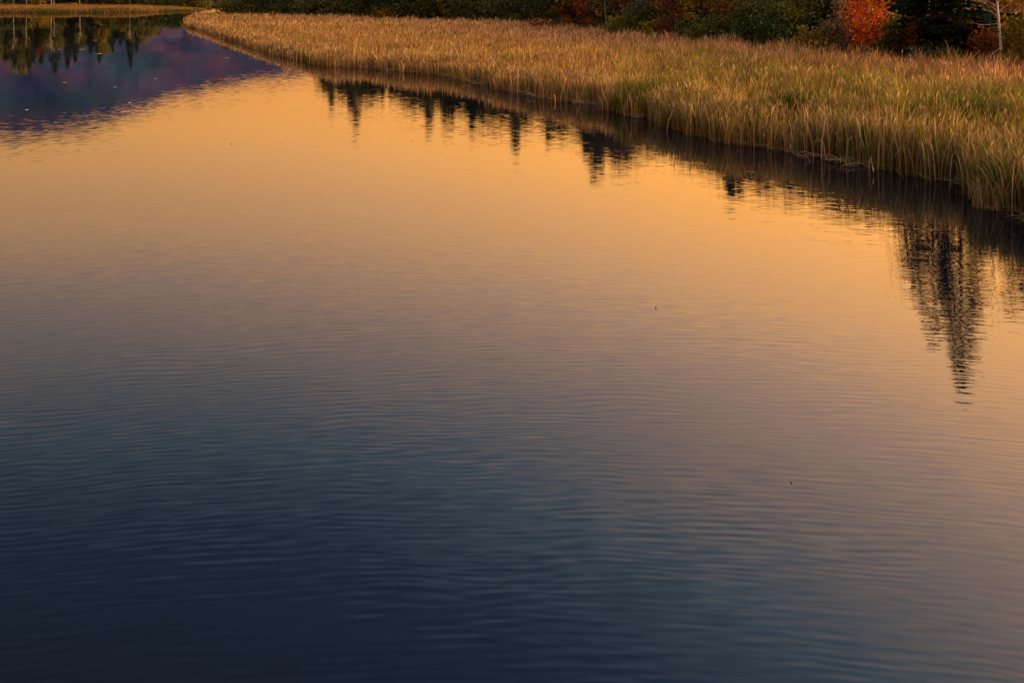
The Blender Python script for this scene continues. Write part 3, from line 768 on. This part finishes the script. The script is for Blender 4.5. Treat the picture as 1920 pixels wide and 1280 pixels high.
for x_, yr, k in farw:
    d = g.uniform(310, 322)
    h_ = tall(x_, yr, d); s_ = h_ / 14.0; sw = max(.9, s_) * (1.5 if k < 3 else 1.15)
    plant('spruce_tree' if k < 3 else 'slender_tree', nsp[k] if k < 3 else asp[k - 3], PD(x_, d), far_label(k, x_), 'tree', 'wood on the far left shore', g.uniform(0, 6.28), (sw, sw, s_))
gold = broadleaf(330, 9.0, 4.0, PAL['yellow'] * .55, 1800, .3, cb=.15)
for x_, yr, lab in ((190, 100, 'golden tree at the middle of the far shore'), (228, 62, 'smaller golden tree on the far shore, left of the rounded bushes'), (286, 66, 'golden tree behind the yellow end of the far reeds')):
    d = 303; s_ = tall(x_, yr, d) / 9.0
    plant('golden_tree', gold, PD(x_, d), lab, 'tree', None, x_, (max(.7, s_ * .7),) * 2 + (s_,))
fb = [broadleaf(335 + i, 5.0, 7.0, PAL[pn], 2400, .34, cb=.02, stems=8, limbs=24) for i, pn in enumerate(('olive', 'darkgreen', 'yellow'))]
fbs = [(8, 300, 1, 1.0, 'dark bush at the left edge of the far shore'), (40, 304, 1, 1.0, 'dark bush left of the far white birches'), (76, 301, 2, .9, 'yellow green bush beside the far white birches'),
       (170, 306, 1, 1.0, 'dark bush right of the far birches'), (205, 306, 1, 1.05, 'dark bush behind the middle of the far reeds'), (238, 304, 0, 1.0, 'olive bush at the right part of the far reeds'),
       (268, 300, 1, 1.05, 'left one of the rounded bushes above the yellow far grass'), (298, 299, 0, 1.05, 'second rounded bush above the yellow far grass'), (326, 298, 1, 1.0, 'third rounded bush above the far grass'),
       (352, 297, 0, 1.0, 'fourth rounded bush nearer the gap of far water'), (376, 296, 0, .95, 'last rounded bush at the gap of far water')]
for x_, d, v, s_, lab in fbs: plant('far_bush', fb[v], PD(x_, d), lab, 'shrub', 'bushes on the far left shore', x_ * .1, s_)
for x_, d, s_ in ((365, 385, 1.3), (395, 392, 1.2), (420, 388, 1.3), (445, 384, 1.3), (470, 360, 1.3)):
    plant('far_bush', fb[1], PD(x_, d), 'dark bush beyond the bright strip of far water', 'shrub', 'bushes behind the far water', x_ * .1, s_)
def thin_birch(seed, h):
    g = np.random.default_rng(seed); u = np.linspace(0, 1, 8)
    V, Q = tube(np.stack([.25 * np.sin(u * 2.5), .1 * u, h * u], 1), .07 * (1 - .85 * u) + .012, 7); q = Geo(); q.add(V, Q)
    tips = []
    for i in range(10):
        z = h * g.uniform(.45, .95); a = g.uniform(0, 6.28); L = g.uniform(.6, 1.6); p0 = np.array([.25 * math.sin(z / h * 2.5), 0, z])
        p1 = p0 + np.array([math.cos(a) * L, math.sin(a) * L, L * .8]); V, Q = tube(np.stack([p0, p1]), [.05, .015], 5); q.add(V, Q); tips.append(p1)
    tips = np.array(tips); nl = 260; cid = g.integers(0, 10, nl)
    V, Q = cards(tips[cid] + g.normal(size=(nl, 3)) * .5, .28 * g.uniform(.6, 1.3, nl), g)
    return q.mesh('trunk', M_BIRCH, True), mesh_np('crown', V, Q, None, leaf_cols(PAL['olive'] * .8, nl, cid, g), M_LEAF)
tb = thin_birch(340, 11)
for x_, s_, lab in ((25, 1.0, 'white birch trunk nearest the left edge, on the far shore'), (50, .95, 'white birch trunk between the leftmost birch and the pair'),
                    (97, 1.05, 'left of the close pair of white birch trunks on the far shore'), (101, .7, 'right one of the close pair of white birch trunks on the far shore'),
                    (149, .8, 'lone white birch trunk right of the small red crate'), (244, .75, 'slender white birch trunk left of the rounded far bushes')):
    plant('birch_tree', tb, PD(x_, 299), lab, 'tree', 'white birches on the far shore', x_ * .3, s_)
def crate():
    c = PD(139, 298); o = root('red_crate', c, gz(c) + .55, 'small red wooden crate by the lone far birch', 'crate')
    def box(nm, cx, cy, cz, a, b_, c_):
        V = np.array([[sx_ * a / 2 + cx, sy_ * b_ / 2 + cy, sz_ * c_ / 2 + cz] for sz_ in (-1, 1) for sy_ in (-1, 1) for sx_ in (-1, 1)])
        obj(nm, mesh_np(nm, V, [[0, 2, 3, 1], [4, 5, 7, 6], [0, 1, 5, 4], [2, 6, 7, 3], [0, 4, 6, 2], [1, 3, 7, 5]], mat=M_RED), o)
    for k in range(3): box('slat', 0, -.40, .12 + k * .24, 1.1, .03, .20); box('slat', 0, .40, .12 + k * .24, 1.1, .03, .20)
    for k in range(3): box('slat', -.565, 0, .12 + k * .24, .03, .77, .20); box('slat', .565, 0, .12 + k * .24, .03, .77, .20)
    box('lid', 0, 0, .74, 1.2, .86, .04)
    for sx_ in (-.5, .5):
        for sy_ in (-.35, .35): box('leg', sx_, sy_, -.25, .06, .06, .52)
crate()

# ------------------------------------------------------------------ leaves afloat
def pad(x_, y_, wpx, lab, seed, group=None):
    g = np.random.default_rng(seed); c = P(x_, y_); r = wpx * c[1] / F * .5; m = 12
    a = np.arange(m) * 2 * np.pi / m; rr_ = r * g.uniform(.7, 1.15, m)
    ring = np.stack([rr_ * np.cos(a), rr_ * np.sin(a) * 1.3, np.full(m, .010) + g.uniform(0, .02, m)], 1)
    low = ring.copy(); low[:, 2] = -.01
    V = np.concatenate([ring, low, [[0, 0, .03]]]); i = np.arange(m); j = (i + 1) % m
    me = mesh_np('floating_leaf', V, np.stack([i + m, j + m, j, i], 1), np.stack([i, j, np.full(m, 2 * m)], 1), mat=M_PAD)
    o = obj('floating_leaf', me, label=lab, category='leaf'); o.location = (c[0], c[1], 0.0)
    if group: o['group'] = group
for i, (x_, y_, w_) in enumerate(((190, 46, 7), (178, 76, 8), (152, 93, 12), (184, 101, 14), (120, 155, 9), (423, 109, 11), (110, 93, 6), (122, 47, 3), (30, 76, 5), (242, 193, 8), (50, 206, 7), (215, 164, 5), (290, 148, 8), (385, 80, 3), (450, 83, 3))):
    pad(x_, y_, w_, 'pale leaf patch afloat on the dark reflection at the upper left', 400 + i, 'leaves afloat on the dark reflection')
pad(1230, 578, 3, 'single leaf speck afloat right of the middle of the water', 430)
pad(434, 270, 3, 'tiny leaf speck afloat on the orange water at the left', 431)
pad(1484, 903, 3, 'pale leaf speck afloat low on the grey water at the right', 432)
